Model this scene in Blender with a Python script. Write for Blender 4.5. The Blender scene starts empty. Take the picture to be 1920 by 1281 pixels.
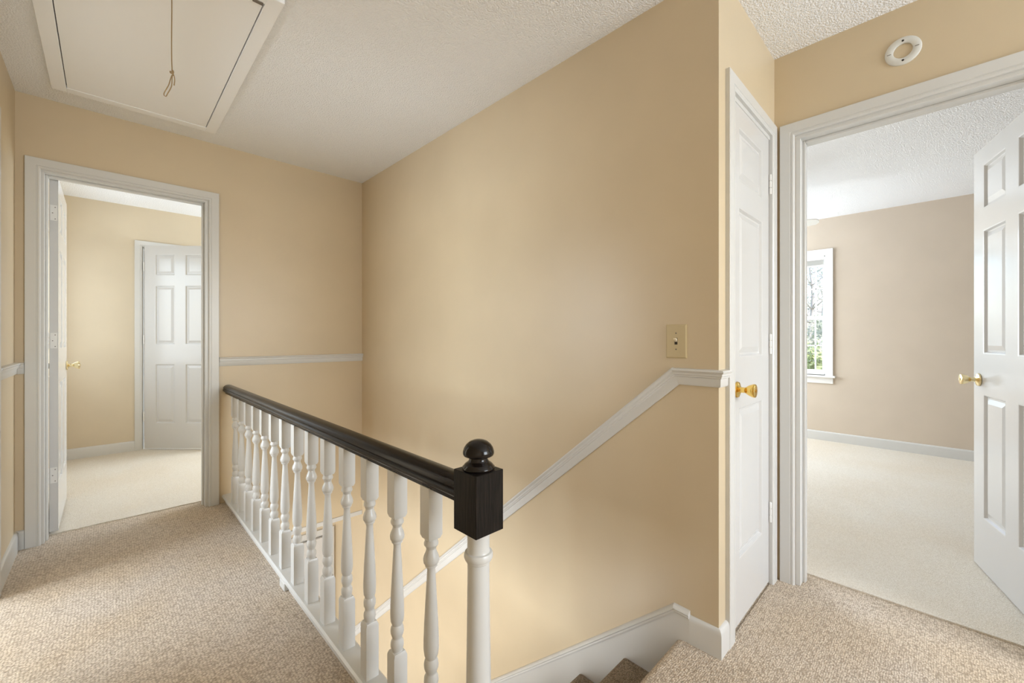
import bpy, bmesh, math, random
from mathutils import Vector, Matrix

# ------------------------------------------------------------------ camera, world, lights, exposure
S = bpy.context.scene
COL = S.collection
FPX, YAW, HORIZON, EYE = 782.079, 44.166, 634.104, 1.127     # focal length in pixels of a 1920x1281 frame
cam_d = bpy.data.cameras.new('camera')
cam_d.sensor_fit = 'HORIZONTAL'; cam_d.sensor_width = 36.0
cam_d.lens = 36.0 * FPX / 1920.0
cam_d.shift_y = -(640.5 - HORIZON) / 1920.0
cam_d.clip_start = 0.02
cam = bpy.data.objects.new('camera', cam_d); COL.objects.link(cam)
cam.location = (0, 0, EYE)
cam.rotation_euler = (math.radians(90), 0, math.radians(-YAW))
S.camera = cam

world = bpy.data.worlds.new('sky'); S.world = world
world.use_nodes = True
wn = world.node_tree.nodes; wl = world.node_tree.links
for n in list(wn): wn.remove(n)
w_out = wn.new('ShaderNodeOutputWorld'); w_bg = wn.new('ShaderNodeBackground')
w_sky = wn.new('ShaderNodeTexSky'); w_sky.sky_type = 'NISHITA'; w_sky.sun_disc = False
w_sky.sun_elevation = math.radians(48); w_sky.sun_rotation = math.radians(200)
w_sky.air_density = 1.0; w_sky.dust_density = 2.2
w_bg.inputs['Strength'].default_value = 0.42
wl.new(w_sky.outputs[0], w_bg.inputs[0]); wl.new(w_bg.outputs[0], w_out.inputs[0])

def area(name, loc, rot, sx, sy, watts, color):
    d = bpy.data.lights.new(name, 'AREA'); d.shape = 'RECTANGLE'; d.size = sx; d.size_y = sy
    d.energy = watts; d.color = color
    o = bpy.data.objects.new(name, d); COL.objects.link(o)
    o.location = loc; o.rotation_euler = [math.radians(a) for a in rot]
    return o
XLW = -0.44
DAY = (0.86, 0.94, 1.0)
# daylight lamps, each in an unseen window opening; added ones are marked
area('added_daylight_hall', (1.50, -2.62, 1.45), (90, 0, 0), 1.4, 1.3, 53, DAY)  # unseen window added to light the hall from behind the camera
area('daylight_side_room', (-2.60, 3.08, 1.40), (90, 0, -90), 2.0, 1.4, 96, DAY)
area('added_daylight_right_bedroom', (4.75, 2.62, 1.45), (90, 0, 180), 1.6, 1.3, 62, DAY)  # second bedroom window, out of view, added to brighten the room
area('daylight_left_bedroom', (3.02, 4.6, 1.45), (90, 0, 90), 1.5, 1.3, 52, DAY)
area('added_daylight_left_bedroom_side', (XLW, 4.95, 1.42), (90, 0, -90), 0.85, 1.15, 6.5, DAY)  # added fill for the wardrobe door, from an unseen window
area('added_daylight_foyer', (-1.48, 1.75, -1.35), (90, 0, -90), 1.5, 1.6, 78, (0.96, 0.98, 0.97))  # unseen side window added to brighten the lower door and stair wall

S.view_settings.view_transform = 'Standard'; S.view_settings.look = 'None'
S.view_settings.exposure = 0.62; S.view_settings.gamma = 1.0
S.view_settings.use_curve_mapping = False
S.cycles.use_denoising = True
S.cycles.max_bounces = 12; S.cycles.diffuse_bounces = 8; S.cycles.glossy_bounces = 4
S.cycles.sample_clamp_indirect = 6.0
S.cycles.caustics_reflective = False; S.cycles.caustics_refractive = False

# ------------------------------------------------------------------ measures (metres; X along the far wall, Y along the stair wall)
CEIL = 2.44
XL, YF, XS, YN, XD = -0.350, 3.425, 1.553, 0.549, 2.259
WT = 0.12
FLOOR_T = 0.33
LOW = -2.744
RISE, RUN, Y0 = 0.196, 0.2255, 0.700
XE = 0.665                       # landing edge over the stairwell
DOOR_H = 2.035

# ------------------------------------------------------------------ materials
def mat(name, base, rough=0.5, metallic=0.0, coat=0.0, spec=0.5):
    m = bpy.data.materials.new(name); m.use_nodes = True
    b = m.node_tree.nodes['Principled BSDF']
    b.inputs['Base Color'].default_value = (*base, 1); b.inputs['Roughness'].default_value = rough
    b.inputs['Metallic'].default_value = metallic
    b.inputs['Specular IOR Level'].default_value = spec
    if coat: b.inputs['Coat Weight'].default_value = coat; b.inputs['Coat Roughness'].default_value = 0.12
    return m
def N(m, kind, **kw):
    n = m.node_tree.nodes.new(kind)
    for k, v in kw.items():
        if k in n.inputs: n.inputs[k].default_value = v
        else: setattr(n, k, v)
    return n
def L(m, a, b): m.node_tree.links.new(a, b)
def coords(m, scale=(1, 1, 1), rot=(0, 0, 0)):
    g = N(m, 'ShaderNodeNewGeometry'); mp = N(m, 'ShaderNodeMapping')
    mp.inputs['Scale'].default_value = scale; mp.inputs['Rotation'].default_value = rot
    L(m, g.outputs['Position'], mp.inputs['Vector']); return mp.outputs[0]
def objcoords(m, scale=(1, 1, 1)):
    g = N(m, 'ShaderNodeTexCoord'); mp = N(m, 'ShaderNodeMapping'); mp.inputs['Scale'].default_value = scale
    L(m, g.outputs['Object'], mp.inputs['Vector']); return mp.outputs[0]
def ramp(m, src, stops):
    r = N(m, 'ShaderNodeValToRGB'); e = r.color_ramp.elements
    while len(e) < len(stops): e.new(0.5)
    for el, (p, c) in zip(e, stops):
        el.position = p; el.color = (*c, 1) if len(c) == 3 else c
    L(m, src, r.inputs[0]); return r.outputs[0]
def bump(m, height, strength, dist=0.01):
    b = N(m, 'ShaderNodeBump'); b.inputs['Strength'].default_value = strength; b.inputs['Distance'].default_value = dist
    L(m, height, b.inputs['Height'])
    L(m, b.outputs[0], m.node_tree.nodes['Principled BSDF'].inputs['Normal']); return b
def base(m): return m.node_tree.nodes['Principled BSDF'].inputs['Base Color']

def paint(name, col, rough=0.36, bumpy=0.06):
    m = mat(name, col, rough, spec=0.45)
    v = coords(m)
    n = N(m, 'ShaderNodeTexNoise', Scale=3.0, Detail=3.0)
    L(m, v, n.inputs['Vector'])
    lo = tuple(c * 0.97 for c in col); hi = tuple(min(1, c * 1.03) for c in col)
    L(m, ramp(m, n.outputs[0], [(0.3, lo), (0.7, hi)]), base(m))
    n2 = N(m, 'ShaderNodeTexNoise', Scale=260.0, Detail=2.0)
    L(m, v, n2.inputs['Vector'])
    bump(m, n2.outputs[0], bumpy, 0.002)
    return m
M = {}
M['tan'] = paint('tan_wall_paint', (0.592, 0.490, 0.340))
M['beige'] = paint('beige_bedroom_paint', (0.610, 0.530, 0.440))
M['sand'] = paint('sand_bedroom_paint', (0.600, 0.520, 0.395))
M['white'] = mat('white_semi_gloss_paint', (0.610, 0.610, 0.598), 0.30)
M['door'] = mat('white_door_paint', (0.595, 0.594, 0.592), 0.17)
M['hatch'] = mat('off_white_hatch_paint', (0.880, 0.900, 0.935), 0.55)
M['hinge'] = mat('painted_hinge', (0.74, 0.735, 0.72), 0.35)
M['screw'] = mat('dark_screw', (0.16, 0.14, 0.12), 0.5)
M['hole'] = mat('dark_hole', (0.03, 0.025, 0.02), 0.8)
M['brass'] = mat('polished_brass', (0.86, 0.58, 0.16), 0.13, 1.0)
M['brass_pale'] = mat('pale_brass', (0.83, 0.70, 0.42), 0.20, 1.0)
M['ivory'] = mat('ivory_plastic', (0.52, 0.425, 0.25), 0.38)
M['toggle'] = mat('ivory_toggle', (0.80, 0.72, 0.56), 0.30)
M['plastic'] = mat('white_plastic', (0.64, 0.64, 0.61), 0.45)
M['fan'] = mat('white_fan_enamel', (0.86, 0.86, 0.84), 0.35)
M['gap_shade'] = mat('gap_shade', (0.05, 0.045, 0.04), 0.8)  # near-black colour standing in for shade in the hatch gaps
M['vinyl'] = mat('white_window_vinyl', (0.84, 0.84, 0.83), 0.35)
M['blind'] = mat('white_blind_slat', (0.80, 0.79, 0.77), 0.5)
M['siding'] = mat('grey_track', (0.10, 0.11, 0.12), 0.6)

# popcorn ceiling
m = mat('textured_ceiling', (0.880, 0.900, 0.935), 0.9, spec=0.2); M['ceil'] = m
v = coords(m)
n = N(m, 'ShaderNodeTexNoise', Scale=160.0, Detail=3.0, Roughness=0.6); L(m, v, n.inputs['Vector'])
vo = N(m, 'ShaderNodeTexVoronoi', Scale=150.0); L(m, v, vo.inputs['Vector'])
mx = N(m, 'ShaderNodeMath', operation='SUBTRACT'); L(m, n.outputs[0], mx.inputs[0]); L(m, vo.outputs['Distance'], mx.inputs[1])
bump(m, mx.outputs[0], 0.75, 0.0048)

# looped hall carpet and plush bedroom carpet
def carpet(name, dark, mid, light, loop_scale, strength, dist, tint=None):
    m = mat(name, mid, 0.95, spec=0.08)
    m.node_tree.nodes['Principled BSDF'].inputs['Sheen Weight'].default_value = 0.12
    v = coords(m, (loop_scale, loop_scale * 1.55, loop_scale * 1.2))
    w = N(m, 'ShaderNodeTexNoise', Scale=0.35, Detail=2.0); L(m, v, w.inputs['Vector'])
    add = N(m, 'ShaderNodeVectorMath', operation='MULTIPLY_ADD')
    L(m, w.outputs['Color'], add.inputs[0]); add.inputs[1].default_value = (1.2, 1.2, 1.2); L(m, v, add.inputs[2])
    vo = N(m, 'ShaderNodeTexVoronoi', Scale=1.0); vo.inputs['Randomness'].default_value = 0.55
    L(m, add.outputs[0], vo.inputs['Vector'])
    fine = N(m, 'ShaderNodeTexNoise', Scale=520.0, Detail=2.0)
    g = N(m, 'ShaderNodeNewGeometry'); L(m, g.outputs['Position'], fine.inputs['Vector'])
    h = N(m, 'ShaderNodeMath', operation='MULTIPLY_ADD'); h.inputs[1].default_value = 0.5
    L(m, fine.outputs[0], h.inputs[0]); L(m, vo.outputs['Distance'], h.inputs[2])
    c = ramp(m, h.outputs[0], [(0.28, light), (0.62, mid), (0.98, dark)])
    if tint:
        big = N(m, 'ShaderNodeTexNoise', Scale=1.7, Detail=2.0); L(m, g.outputs['Position'], big.inputs['Vector'])
        t = ramp(m, big.outputs[0], [(0.38, (1, 1, 1)), (0.66, tint)])
        mul = N(m, 'ShaderNodeMix', data_type='RGBA', blend_type='MULTIPLY'); mul.inputs[0].default_value = 1.0
        L(m, c, mul.inputs[6]); L(m, t, mul.inputs[7]); c = mul.outputs[2]
    L(m, c, base(m))
    inv = N(m, 'ShaderNodeMath', operation='SUBTRACT'); inv.inputs[0].default_value = 1.0; L(m, h.outputs[0], inv.inputs[1])
    bump(m, inv.outputs[0], strength, dist)
    return m
M['carpet'] = carpet('looped_hall_carpet', (0.37, 0.305, 0.24), (0.64, 0.555, 0.465), (0.80, 0.715, 0.615), 105, 0.6, 0.006, (0.97, 0.91, 0.80))
M['stair_carpet'] = carpet('looped_stair_carpet', (0.17, 0.125, 0.08), (0.34, 0.265, 0.185), (0.47, 0.38, 0.28), 130, 0.9, 0.006)  # hall carpet repeated in darker tones for the steps
M['plush'] = carpet('cream_plush_carpet', (0.62, 0.57, 0.49), (0.73, 0.69, 0.62), (0.80, 0.77, 0.71), 150, 0.4, 0.005, (0.97, 0.94, 0.90))
M['tile'] = mat('pale_side_room_floor', (0.62, 0.56, 0.47), 0.5)
M['foyer'] = mat('warm_foyer_floor', (0.42, 0.28, 0.16), 0.35)

# black stained wood with grain, glossy dark rail
def wood(name, a, b_, rough, scale, coat):
    m = mat(name, a, rough, coat=coat, spec=0.14)
    v = objcoords(m, scale)
    n = N(m, 'ShaderNodeTexNoise', Scale=1.0, Detail=5.0, Roughness=0.65); L(m, v, n.inputs['Vector'])
    L(m, ramp(m, n.outputs[0], [(0.40, a), (0.72, b_)]), base(m))
    bump(m, n.outputs[0], 0.25, 0.002)
    return m
M['ebony'] = wood('black_stained_wood', (0.0045, 0.0038, 0.0035), (0.022, 0.017, 0.014), 0.38, (420, 420, 14), 0.0)
M['ebony_gloss'] = wood('glossy_dark_wood', (0.008, 0.0050, 0.0034), (0.017, 0.0105, 0.0068), 0.24, (60, 5, 60), 0.0)
M['ebony_turned'] = mat('glossy_black_turned_wood', (0.007, 0.0046, 0.0038), 0.16, spec=0.35)

# jute cord
m = mat('jute_cord', (0.30, 0.20, 0.10), 0.85); M['cord'] = m
w = N(m, 'ShaderNodeTexWave', Scale=180.0); L(m, coords(m, (1, 1, 1), (0.7, 0.4, 0)), w.inputs['Vector'])
L(m, ramp(m, w.outputs[0], [(0.2, (0.22, 0.145, 0.07)), (0.8, (0.40, 0.29, 0.16))]), base(m))

# glass
m = bpy.data.materials.new('window_glass'); m.use_nodes = True; M['glass'] = m
b = m.node_tree.nodes['Principled BSDF']
m.node_tree.nodes.remove(b)
tr = N(m, 'ShaderNodeBsdfTransparent'); gl = N(m, 'ShaderNodeBsdfGlossy'); gl.inputs['Roughness'].default_value = 0.02
mixs = N(m, 'ShaderNodeMixShader'); mixs.inputs[0].default_value = 0.06
L(m, tr.outputs[0], mixs.inputs[1]); L(m, gl.outputs[0], mixs.inputs[2])
L(m, mixs.outputs[0], m.node_tree.nodes['Material Output'].inputs[0])

def foliage(name, a, b_):
    m = mat(name, a, 0.7)
    n = N(m, 'ShaderNodeTexNoise', Scale=1.6, Detail=4.0); L(m, coords(m), n.inputs['Vector'])
    L(m, ramp(m, n.outputs[0], [(0.35, a), (0.65, b_)]), base(m)); return m
M['leaf_a'] = foliage('spring_green_leaves', (0.33, 0.42, 0.14), (0.58, 0.62, 0.30))
M['leaf_b'] = foliage('grey_green_leaves', (0.36, 0.40, 0.28), (0.56, 0.58, 0.45))
M['bark'] = foliage('grey_bark', (0.36, 0.34, 0.32), (0.52, 0.50, 0.48))
M['ground'] = foliage('winter_lawn', (0.20, 0.21, 0.10), (0.33, 0.30, 0.19))

# ------------------------------------------------------------------ mesh helpers
def finish(me, smooth, angle=35):
    if smooth:
        for p in me.polygons: p.use_smooth = True
        me.set_sharp_from_angle(angle=math.radians(angle))
def link(name, me, material, parent=None):
    if material is not None and not me.materials: me.materials.append(material)
    o = bpy.data.objects.new(name, me); COL.objects.link(o)
    if parent is not None: o.parent = parent
    return o
def obj(name, bm, material, parent=None, smooth=False, angle=35):
    bmesh.ops.recalc_face_normals(bm, faces=bm.faces[:])
    me = bpy.data.meshes.new(name); bm.to_mesh(me); bm.free()
    finish(me, smooth, angle)
    return link(name, me, material, parent)
def tag(o, label=None, cat=None, group=None, kind=None):
    if label: o['label'] = label
    if cat: o['category'] = cat
    if group: o['group'] = group
    if kind: o['kind'] = kind
    return o
def empty(name, loc=(0, 0, 0), rotz=0.0):
    o = bpy.data.objects.new(name, None); COL.objects.link(o)
    o.location = loc; o.rotation_euler = (0, 0, rotz); o.empty_display_size = 0.1
    return o
def struct(o, label, cat):
    return tag(o, label, cat, kind='structure')

def box(bm, lo, hi, bev=0.0, seg=1):
    x0, y0, z0 = lo; x1, y1, z1 = hi
    vs = [bm.verts.new(p) for p in ((x0, y0, z0), (x1, y0, z0), (x1, y1, z0), (x0, y1, z0), (x0, y0, z1), (x1, y0, z1), (x1, y1, z1), (x0, y1, z1))]
    fs = [bm.faces.new([vs[i] for i in f]) for f in ((3, 2, 1, 0), (4, 5, 6, 7), (0, 1, 5, 4), (1, 2, 6, 5), (2, 3, 7, 6), (3, 0, 4, 7))]
    if bev:
        es = {e for f in fs for e in f.edges}
        bmesh.ops.bevel(bm, geom=list(es), offset=bev, segments=seg, affect='EDGES', profile=0.5)
def boxes(*bs, bev=0.0):
    bm = bmesh.new()
    for lo, hi in bs: box(bm, lo, hi, bev)
    return bm
def B(lo, hi, bev=0.0, seg=1):
    bm = bmesh.new(); box(bm, lo, hi, bev, seg); return bm
def lathe(bm, prof, seg=20, center=(0, 0, 0), axis='Z'):
    """prof: list of (radius, height) from bottom to top."""
    cx, cy, cz = center; rings = []
    def put(r, h, a):
        c, s = r * math.cos(a), r * math.sin(a)
        if axis == 'Z': return (cx + c, cy + s, cz + h)
        if axis == 'X': return (cx + h, cy + c, cz + s)
        return (cx + s, cy + h, cz + c)
    for r, h in prof:
        if r < 1e-5: rings.append([bm.verts.new(put(0, h, 0))])
        else: rings.append([bm.verts.new(put(r, h, 2 * math.pi * k / seg)) for k in range(seg)])
    for a, b_ in zip(rings, rings[1:]):
        for k in range(seg):
            j = (k + 1) % seg
            if len(a) == 1 and len(b_) == 1: continue
            if len(a) == 1: bm.faces.new((a[0], b_[k], b_[j]))
            elif len(b_) == 1: bm.faces.new((a[k], a[j], b_[0]))
            else: bm.faces.new((a[k], a[j], b_[j], b_[k]))
    if len(rings[0]) > 1: bm.faces.new(rings[0][::-1])
    if len(rings[-1]) > 1: bm.faces.new(rings[-1])
def extrude(bm, p0, p1, out, up, prof, k0=0, m0=0, k1=0, m1=0):
    """Profile points (d, h) along out/up, run from p0 to p1; the ends are sheared by k*d + m*h for mitres."""
    p0, p1, out, up = map(Vector, (p0, p1, out, up)); t = (p1 - p0).normalized()
    a = [bm.verts.new(p0 + out * d + up * h + t * (k0 * d + m0 * h)) for d, h in prof]
    b_ = [bm.verts.new(p1 + out * d + up * h + t * (k1 * d + m1 * h)) for d, h in prof]
    n = len(prof)
    for i in range(n):
        j = (i + 1) % n
        bm.faces.new((a[i], a[j], b_[j], b_[i]))
    bm.faces.new(a[::-1]); bm.faces.new(b_)
def tube(bm, pts, radii, seg=8, cap=True):
    pts = [Vector(p) for p in pts]
    if not hasattr(radii, '__len__'): radii = [radii] * len(pts)
    rings = []; prev = None
    for i, p in enumerate(pts):
        t = (pts[min(i + 1, len(pts) - 1)] - pts[max(i - 1, 0)]).normalized()
        if prev is None:
            prev = t.orthogonal().normalized()
        nrm = (prev - t * prev.dot(t)).normalized(); prev = nrm
        bi = t.cross(nrm)
        rings.append([bm.verts.new(p + (nrm * math.cos(2 * math.pi * k / seg) + bi * math.sin(2 * math.pi * k / seg)) * radii[i]) for k in range(seg)])
    for a, b_ in zip(rings, rings[1:]):
        for k in range(seg):
            j = (k + 1) % seg
            bm.faces.new((a[k], a[j], b_[j], b_[k]))
    if cap: bm.faces.new(rings[0][::-1]); bm.faces.new(rings[-1])
def spline(pts, n=8):
    pts = [Vector(p) for p in pts]; out = []
    P = [pts[0] * 2 - pts[1]] + pts + [pts[-1] * 2 - pts[-2]]
    for i in range(1, len(P) - 2):
        for k in range(n):
            t = k / n
            a, b_, c, d = P[i - 1], P[i], P[i + 1], P[i + 2]
            out.append(0.5 * ((2 * b_) + (c - a) * t + (2 * a - 5 * b_ + 4 * c - d) * t * t + (3 * b_ - a - 3 * c + d) * t ** 3))
    out.append(pts[-1]); return out

def slab(bm, axis, a, c0, c1, z0, z1, holes=()):
    """A wall slab: thickness a=(lo,hi) on axis, from c0 to c1 along the other axis, with rectangular holes (h0,h1,zb,zt)."""
    cuts = sorted({c0, c1, *[h[0] for h in holes], *[h[1] for h in holes]})
    for u0, u1 in zip(cuts, cuts[1:]):
        zs = [(z0, z1)]
        for h0, h1, zb, zt in holes:
            if h0 <= u0 and u1 <= h1:
                nz = []
                for q0, q1 in zs:
                    if zb > q0: nz.append((q0, min(zb, q1)))
                    if zt < q1: nz.append((max(zt, q0), q1))
                zs = nz
        for q0, q1 in zs:
            if axis == 'X': box(bm, (a[0], u0, q0), (a[1], u1, q1))
            else: box(bm, (u0, a[0], q0), (u1, a[1], q1))
def wall(name, axis, a, c0, c1, z0, z1, material, label, holes=()):
    bm = bmesh.new(); slab(bm, axis, a, c0, c1, z0, z1, holes)
    bmesh.ops.remove_doubles(bm, verts=bm.verts[:], dist=1e-5)
    return struct(obj(name, bm, material), label, 'wall')

# ------------------------------------------------------------------ room shell
D1 = (-0.246, 0.470)       # far door opening in X (clear)
D3 = (-0.315, 0.446)       # right bedroom door opening in Y
D4 = (1.676, 2.180)        # closet door opening in X
JB = 0.019
struct(obj('ceiling', B((-2.75, -2.75, CEIL), (5.8, 6.5, CEIL + 0.08)), M['ceil']), 'white textured ceiling over the stair hall', 'ceiling')

wall('wall_left', 'X', (XL - WT, XL), -2.72, 5.72, -FLOOR_T, CEIL, M['tan'], 'tan painted wall meeting the far door wall beside the white casing',
     [(2.021, 2.839, -0.05, DOOR_H + 0.019), (4.50, 5.40, 0.80, 2.05)])  # second hole holds the added left bedroom fill light
wall('wall_far', 'Y', (YF, YF + WT), XL, 3.0, -FLOOR_T, CEIL, M['tan'], 'tan painted wall holding the open doorway and the short chair rail',
     [(D1[0] - JB, D1[1] + JB, -0.05, DOOR_H + JB)])
bm = bmesh.new()
slab(bm, 'X', (XS, XS + WT), YN + WT, YF, -FLOOR_T, CEIL); box(bm, (XS, YN, -FLOOR_T), (XS + WT, YN + WT, 0))
slab(bm, 'X', (XS, XS + WT), YN, 4.0, LOW, -FLOOR_T)
struct(obj('wall_stair', bm, M['tan']), 'long tan wall running beside the staircase with a sloping chair rail', 'wall')
wall('wall_closet', 'Y', (YN, YN + WT), XS, XD, 0, CEIL, M['tan'], 'narrow tan wall holding the closet door',
     [(D4[0] - JB, D4[1] + JB, 0, DOOR_H + JB)])
wall('wall_right', 'X', (XD, XD + WT), -2.6, YF, 0, CEIL, M['tan'], 'tan wall over the open bedroom doorway with a round plastic ring',
     [(D3[0] - JB, D3[1] + JB, 0, DOOR_H + JB)])
wall('wall_back', 'Y', (-2.72, -2.6), XL, XD + WT, 0, CEIL, M['tan'], 'tan wall closing the hall behind the viewer', [(0.75, 2.25, 0.75, 2.15)])  # hole for the added hall light

# right bedroom
WIN = (0.885, 1.775, 0.725, 2.035)
wall('wall_bedroom_window', 'X', (5.65, 5.77), -2.72, 2.72, -0.05, CEIL, M['beige'], 'beige bedroom wall with the double-hung window', [WIN])
wall('wall_bedroom_side', 'Y', (2.6, 2.72), XD, 5.65, -0.05, CEIL, M['beige'], 'beige bedroom wall round the corner from the doorway', [(3.9, 5.6, 0.75, 2.1)])  # hole made for the added bedroom light
wall('wall_bedroom_near', 'Y', (-2.72, -2.6), XD + WT, 5.65, -0.05, CEIL, M['beige'], 'beige bedroom wall behind the open panel door')
bm = bmesh.new(); slab(bm, 'X', (XD + WT, XD + WT + 0.006), -2.6, 2.6, 0, CEIL, [(D3[0] - 0.07, D3[1] + 0.07, 0, 2.11)])
struct(obj('wall_bedroom_door', bm, M['beige']), 'beige bedroom side of the doorway wall', 'wall')

# left bedroom
YB = 5.60
C2 = (0.262, 0.990)
wall('wall_left_bedroom_back', 'Y', (YB, YB + WT), XL, 3.12, 0, CEIL, M['sand'], 'sand coloured bedroom wall holding the ajar closet door',
     [(C2[0] - JB, C2[1] + JB, 0, DOOR_H + JB)])
wall('wall_left_bedroom_window', 'X', (3.0, 3.12), YF, YB, 0, CEIL, M['sand'], 'sand coloured bedroom wall with a window', [(3.8, 5.4, 0.75, 2.1)])
bm = boxes(((0.0, YB + WT, 0), (0.06, 6.35, CEIL)), ((1.3, YB + WT, 0), (1.36, 6.35, CEIL)), ((0.0, 6.35, 0), (1.36, 6.41, CEIL)))
struct(obj('wall_wardrobe', bm, M['sand']), 'sand coloured inside walls of the wardrobe behind the ajar door', 'wall')

# side room off the left wall
bm = bmesh.new()
slab(bm, 'X', (-2.74, -2.62), 1.1, 4.4, 0, CEIL, [(2.05, 4.11, 0.68, 2.12)])
slab(bm, 'Y', (1.0, 1.1), -2.74, XL - WT, 0, CEIL); slab(bm, 'Y', (4.4, 4.5), -2.74, XL - WT, 0, CEIL)
struct(obj('wall_side_room', bm, M['sand']), 'sand coloured walls of the side room off the hall', 'wall')

# downstairs foyer
wall('wall_foyer_front', 'Y', (4.0, 4.12), -1.5, XS + WT, LOW, -FLOOR_T, M['sand'], 'pale wall at the foot of the stairs holding a white door')
wall('wall_foyer_left', 'X', (-1.62, -1.5), -0.1, 4.12, LOW, -FLOOR_T, M['sand'], 'pale foyer wall with an added, unseen window opening', [(0.95, 2.55, -2.2, -0.5)])
wall('wall_foyer_back', 'Y', (-0.1, 0.0), -1.5, XS + WT, LOW, -FLOOR_T, M['sand'], 'pale foyer wall under the landing')
struct(obj('floor_foyer', B((-1.62, -0.1, LOW - 0.1), (XS + WT, 4.12, LOW)), M['foyer']), 'brown foyer floor at the foot of the stairs', 'floor')
struct(obj('ceiling_foyer', boxes(((-1.62, -0.1, -FLOOR_T - 0.02), (XL - WT, 4.12, -FLOOR_T)), ((XL - WT, YF, -FLOOR_T - 0.02), (XS, 4.12, -FLOOR_T))), M['ceil']),
       'white foyer ceiling below the hall floor', 'ceiling')

# floors
bm = bmesh.new()
box(bm, (XL, -2.6, -FLOOR_T), (XD + WT + 0.03, YN, 0))
box(bm, (XL, YN, -FLOOR_T), (XS, Y0 - 0.03, 0))
box(bm, (XL, Y0 - 0.03, -FLOOR_T), (XE, YF, 0))
box(bm, (D1[0] - JB, YF, -0.05), (D1[1] + JB, YF + WT + 0.02, 0))
bmesh.ops.remove_doubles(bm, verts=bm.verts[:], dist=1e-5)
fl = struct(obj('floor', bm, M['carpet']), 'tan looped carpet covering the upstairs hall and landing', 'floor')
bm = bmesh.new()
ns = []
for k in range(9):
    a = math.pi / 2 * (-1 + 2 * k / 8)
    ns.append((Y0 - 0.03 + 0.030 * math.cos(a), -0.030 + 0.030 * math.sin(a)))
extrude(bm, (XE, 0, 0), (XS - 0.014, 0, 0), (0, 1, 0), (0, 0, 1), ns)
obj('nosing', bm, M['carpet'], fl, smooth=True)

def rough_floor(name, x0, x1, y0, y1, edge, label, seed):
    """Bedroom carpet with a slightly uneven cut edge where it meets the hall carpet."""
    rnd = random.Random(seed); bm = bmesh.new(); n = 90; top = []; low = []
    for k in range(n + 1):
        t = k / n
        j = rnd.uniform(-0.003, 0.003) + 0.004 * math.sin(t * 9 + seed)
        p = (edge[0] + j, edge[1] + (edge[2] - edge[1]) * t) if edge[3] == 'X' else (edge[1] + (edge[2] - edge[1]) * t, edge[0] + j)
        top.append(p)
    poly = top + ([(x1, edge[2]), (x1, edge[1])] if edge[3] == 'X' else [(edge[2], y1), (edge[1], y1)])
    va = [bm.verts.new((x, y, 0.006)) for x, y in poly]; vb = [bm.verts.new((x, y, -0.05)) for x, y in poly]
    bm.faces.new(va); bm.faces.new(vb[::-1])
    for i in range(len(poly)):
        j = (i + 1) % len(poly); bm.faces.new((va[i], va[j], vb[j], vb[i]))
    return bm
bm = rough_floor('floor_bedroom', 0, 5.65, 0, 0, (XD + WT + 0.012, -2.6, 2.6, 'X'), '', 3)
struct(obj('floor_bedroom', bm, M['plush']), 'pale cream plush carpet of the bedroom with the window', 'floor')
bm = rough_floor('floor_left_bedroom', 0, 0, 0, 6.4, (YF + WT + 0.004, XL, 3.0, 'Y'), '', 5)
struct(obj('floor_left_bedroom', bm, M['plush']), 'cream plush carpet beyond the far doorway', 'floor')
struct(obj('floor_side_room', B((-2.62, 1.1, -0.1), (XL - WT, 4.4, 0.0)), M['tile']), 'pale floor of the side room off the hall', 'floor')
struct(obj('floor_closet', B((XS + WT, YN, -0.1), (XD, YF, -0.002)), M['carpet']), 'hall carpet inside the closed closet', 'floor')
# short bits of hall carpet between the jambs of the side doorway
struct(obj('floor_side_threshold', B((XL - WT, 2.021, -0.05), (XL, 2.839, 0.0)), M['carpet']), 'hall carpet strip under the side doorway', 'floor')

# ------------------------------------------------------------------ baseboards
BH = 0.100
BASE = [(0, 0), (0.014, 0), (0.014, BH - 0.018), (0.012, BH - 0.008), (0.007, BH - 0.001), (0, BH)]
def baseboard(name, runs, label):
    bm = bmesh.new()
    for p0, p1, out, k0, k1 in runs:
        extrude(bm, p0, p1, out, (0, 0, 1), BASE, k0, 0, k1, 0)
    return struct(obj(name, bm, M['white'], None, True, 50), label, 'baseboard')
baseboard('baseboard_left', [((XL, 2.876, 0), (XL, YF, 0), (1, 0, 0), 0, -1)], 'white rounded baseboard along the left hall wall')
baseboard('baseboard_far', [((XL, YF, 0), (-0.317, YF, 0), (0, -1, 0), 1, 0)], 'short white baseboard between the corner and the far casing')
baseboard('baseboard_corner', [((XS, 0.649, 0), (XS, YN, 0), (-1, 0, 0), 0, 1), ((XS, YN, 0), (1.622, YN, 0), (0, -1, 0), -1, 0)],
          'white baseboard wrapping the wall corner at the top of the stairs')
baseboard('baseboard_bedroom', [((5.65, -2.6, 0.004), (5.65, 2.6, 0.004), (-1, 0, 0), 0, 0)], 'white baseboard under the bedroom window')
baseboard('baseboard_left_bedroom', [((XL, YB, 0.004), (0.198, YB, 0.004), (0, -1, 0), 0, 0)], 'white baseboard beside the ajar wardrobe door')

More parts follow.
